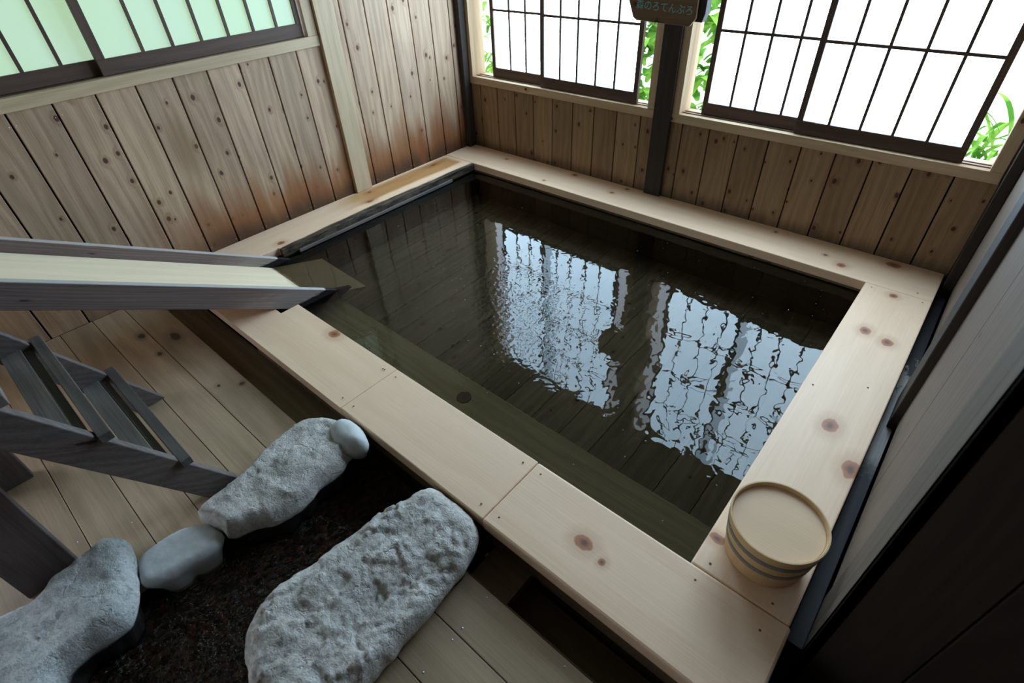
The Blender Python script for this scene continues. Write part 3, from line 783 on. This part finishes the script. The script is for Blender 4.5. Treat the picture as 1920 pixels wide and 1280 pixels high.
m = MB(); m.box((sx0 - .02, sy0, -.24), (sx1 + .02, sy1, -.215), 'x'); o = m.build('stream_base', M['groove']); o['kind'] = 'structure'

# ------------------------------------------------------------------ bucket
def lathe(name, prof, mat, parent, seg=72, closed=True):
    m = MB(); v = []; f = []; n = len(prof)
    for i in range(seg):
        a = 2 * pi * i / seg
        for r, z in prof: v.append((r * cos(a), r * sin(a), z))
    for i in range(seg):
        j = (i + 1) % seg
        for k in range(n if closed else n - 1):
            l = (k + 1) % n; f.append((i * n + k, j * n + k, j * n + l, i * n + l))
    m.poly([tuple(Vector(p) + parent.location) for p in v], f, 'z', bid=.5)
    # wrap the grain coordinates round the staves
    idx = 0
    for fi, wl_ in enumerate(m.wc):
        for q_i, q in enumerate(wl_):
            p = Vector(m.v[m.f[fi][q_i]]) - parent.location
            a = math.atan2(p.y, p.x); st = int((a + pi) / (2 * pi) * 18)
            q.x, q.y, q.z = p.z + st * 3.7, a * .11 + st * 1.3, .3
    o = m.build(name, mat, parent, 0, True)
    md = o.modifiers.new('edges', 'EDGE_SPLIT'); md.split_angle = radians(35); return o
BC = Vector((2.533, -1.520, .0025))
bucket = empty('bath_bucket', BC, 'round pale wooden bucket with two grey hoops on the rim corner', 'bucket')
def rad(z): return .0975 + (.115 - .0975) * z / .149
lathe('staves', [(rad(0), 0), (rad(0) + .0, .002), (rad(.05), .05), (rad(.1), .1), (rad(.146), .146), (rad(.149) - .0008, .149), (rad(.149) - .0045, .149), (rad(.146) - .0055, .146), (rad(.130) - .006, .130), (rad(.05) - .008, .05), (rad(0) - .008, 0)], M['bucket'], bucket)
m = MB(); n = 64; p = [(.1068 * cos(2 * pi * i / n), .1068 * sin(2 * pi * i / n), z) for z in (.128, .1365) for i in range(n)]
m.poly([tuple(Vector(q) + BC) for q in p], [tuple(range(n - 1, -1, -1)), tuple(range(n, 2 * n))] + [(i, (i + 1) % n, n + (i + 1) % n, n + i) for i in range(n)], 'x', bid=.5)
m.build('bottom_board', M['bucket_board'], bucket)
for z0, z1 in ((.103, .119), (.056, .072)):
    lathe('hoop', [(rad(z0) + .0002, z0), (rad(z0) + .0016, z0), (rad(z1) + .0016, z1), (rad(z1) + .0002, z1)], M['hoop'], bucket)

# ------------------------------------------------------------------ sign on the dark post
sign = empty('wooden_sign', (1.19, .15, 1.0), 'brown wooden sign board with carved Japanese lettering, fixed to the dark post between the windows', 'sign')
def plate(outline, ya, yb, name, mat):       # outline in (x, z)
    n = len(outline); p = [(x, ya, z) for x, z in outline] + [(x, yb, z) for x, z in outline]
    m = MB(); m.poly(p, [tuple(range(n)), tuple(range(2 * n - 1, n - 1, -1))] + [(i, n + i, n + (i + 1) % n, (i + 1) % n) for i in range(n)], 'x')
    for wl_ in m.wc:
        for q in wl_: q.y, q.z = q.z, q.y
    return m.build(name, mat, sign, .003)
plate([(1.030, .898), (1.050, .886), (1.325, .878), (1.352, .912), (1.350, 1.00), (1.32, 1.16), (1.00, 1.17), (.985, 1.10), (.990, .99)], .150, .166, 'face_board', M['sign'])
plate([(1.075, .905), (1.375, .895), (1.385, .93), (1.385, 1.13), (1.06, 1.15)], .168, .215, 'back_block', M['post'])
plate([(1.155, .92), (1.25, .92), (1.25, 1.12), (1.155, 1.12)], .216, .2455, 'bracket', M['post'])
def text_mesh(s, size, loc, rot, mat, name, parent):
    cu = bpy.data.curves.new(name, 'FONT'); cu.body = s; cu.size = size; cu.extrude = .0012; cu.align_x = 'CENTER'; cu.offset = .0004
    t = bpy.data.objects.new('t', cu); COL.objects.link(t)
    bpy.context.view_layer.update()
    dg = bpy.context.evaluated_depsgraph_get()
    me = bpy.data.meshes.new_from_object(t.evaluated_get(dg)); bpy.data.objects.remove(t)
    me.name = name; me.materials.clear(); me.materials.append(mat)
    o = bpy.data.objects.new(name, me); COL.objects.link(o); o.parent = parent
    o.matrix_parent_inverse = Matrix.Translation(parent.location).inverted()
    o.location = loc; o.rotation_euler = rot; return o
text_mesh('森のろてんぶろ', .042, (1.190, .1492, .932), (pi / 2, radians(2.5), 0), M['lettering'], 'lettering', sign)

# ------------------------------------------------------------------ outside
N = NT('leaf'); P_, x_, y_, z_ = posn(N)
lc = N.mix(N.ramp(N.noise(P_, 9, 2), .35, .65), (.07, .20, .025), (.26, .44, .07))
df = N.n('BsdfDiffuse', {'Color': lc, 'Roughness': .3}); tl = N.n('BsdfTranslucent', {'Color': lc})
mx = N.n('MixShader', {0: .45}); N.t.links.new(df.outputs[0], mx.inputs[1]); N.t.links.new(tl.outputs[0], mx.inputs[2]); N.t.links.new(mx.outputs[0], N.out.inputs[0])
M['leaf'] = N.m
def leafy(name, loc, n, L, W_, label, seed, up=.9, group=None, tall=1.15):
    rnd = random.Random(seed); bm = bmesh.new()
    for k in range(n):
        az = rnd.uniform(0, 2 * pi); el = rnd.uniform(.35, 1.25) * up; ln = L * rnd.uniform(.7, 1.15); wd = W_ * rnd.uniform(.8, 1.2)
        base = Vector((rnd.uniform(-.06, .06), rnd.uniform(-.06, .06), rnd.uniform(0, 1) * tall)); dirh = Vector((cos(az), sin(az), 0)); side = Vector((-sin(az), cos(az), 0))
        prev = None; S = 7; pos = base.copy(); e = el
        for i in range(S + 1):
            t = i / S; w = wd * (sin(pi * min(1, t * .9 + .08)) ** .8) * (1 - t * .15) + .002
            if i == S: w = .001
            a = bm.verts.new(loc + pos + side * w + Vector((0, 0, .25 * w))); c = bm.verts.new(loc + pos); b = bm.verts.new(loc + pos - side * w + Vector((0, 0, .25 * w)))
            if prev:
                bm.faces.new([prev[0], a, c, prev[1]]); bm.faces.new([prev[1], c, b, prev[2]])
            prev = (a, c, b)
            pos = pos + (dirh * cos(e) + Vector((0, 0, sin(e)))) * ln / S; e -= rnd.uniform(.12, .30)
    me = bpy.data.meshes.new(name); bm.to_mesh(me); bm.free(); me.materials.append(M['leaf'])
    for p in me.polygons: p.use_smooth = True
    o = bpy.data.objects.new(name, me); COL.objects.link(o); tag(o, label, 'plant', group); return o
GZ = -.10
leafy('broad_leaved_plant', Vector((.46, 1.38, GZ)), 90, .26, .038, 'broad-leaved green plant seen through the gap left of the dark post', 11)
leafy('broad_leaved_plant', Vector((.88, 1.38, GZ)), 90, .26, .036, 'broad-leaved green plant seen through the gap right of the dark post', 12)
leafy('grassy_plant', Vector((2.60, 1.30, GZ)), 60, .34, .012, 'tuft of narrow bright green leaves outside the rightmost window gap', 13, tall=.42)
leafy('grassy_plant', Vector((-.98, 1.25, GZ)), 60, .30, .014, 'sparse green plant outside the leftmost window gap', 14)
N = NT('ground_out'); P_, x_, y_, z_ = posn(N)
M['ground_out'] = N.finish(N.mix(N.noise(P_, 6, 4), (.34, .36, .26), (.55, .56, .50)), .9, .1)
m = MB(); m.box((-8, YB + .13, GZ - .1), (10, 9, GZ), 'x'); o = m.build('ground', M['ground_out']); o['kind'] = 'structure'
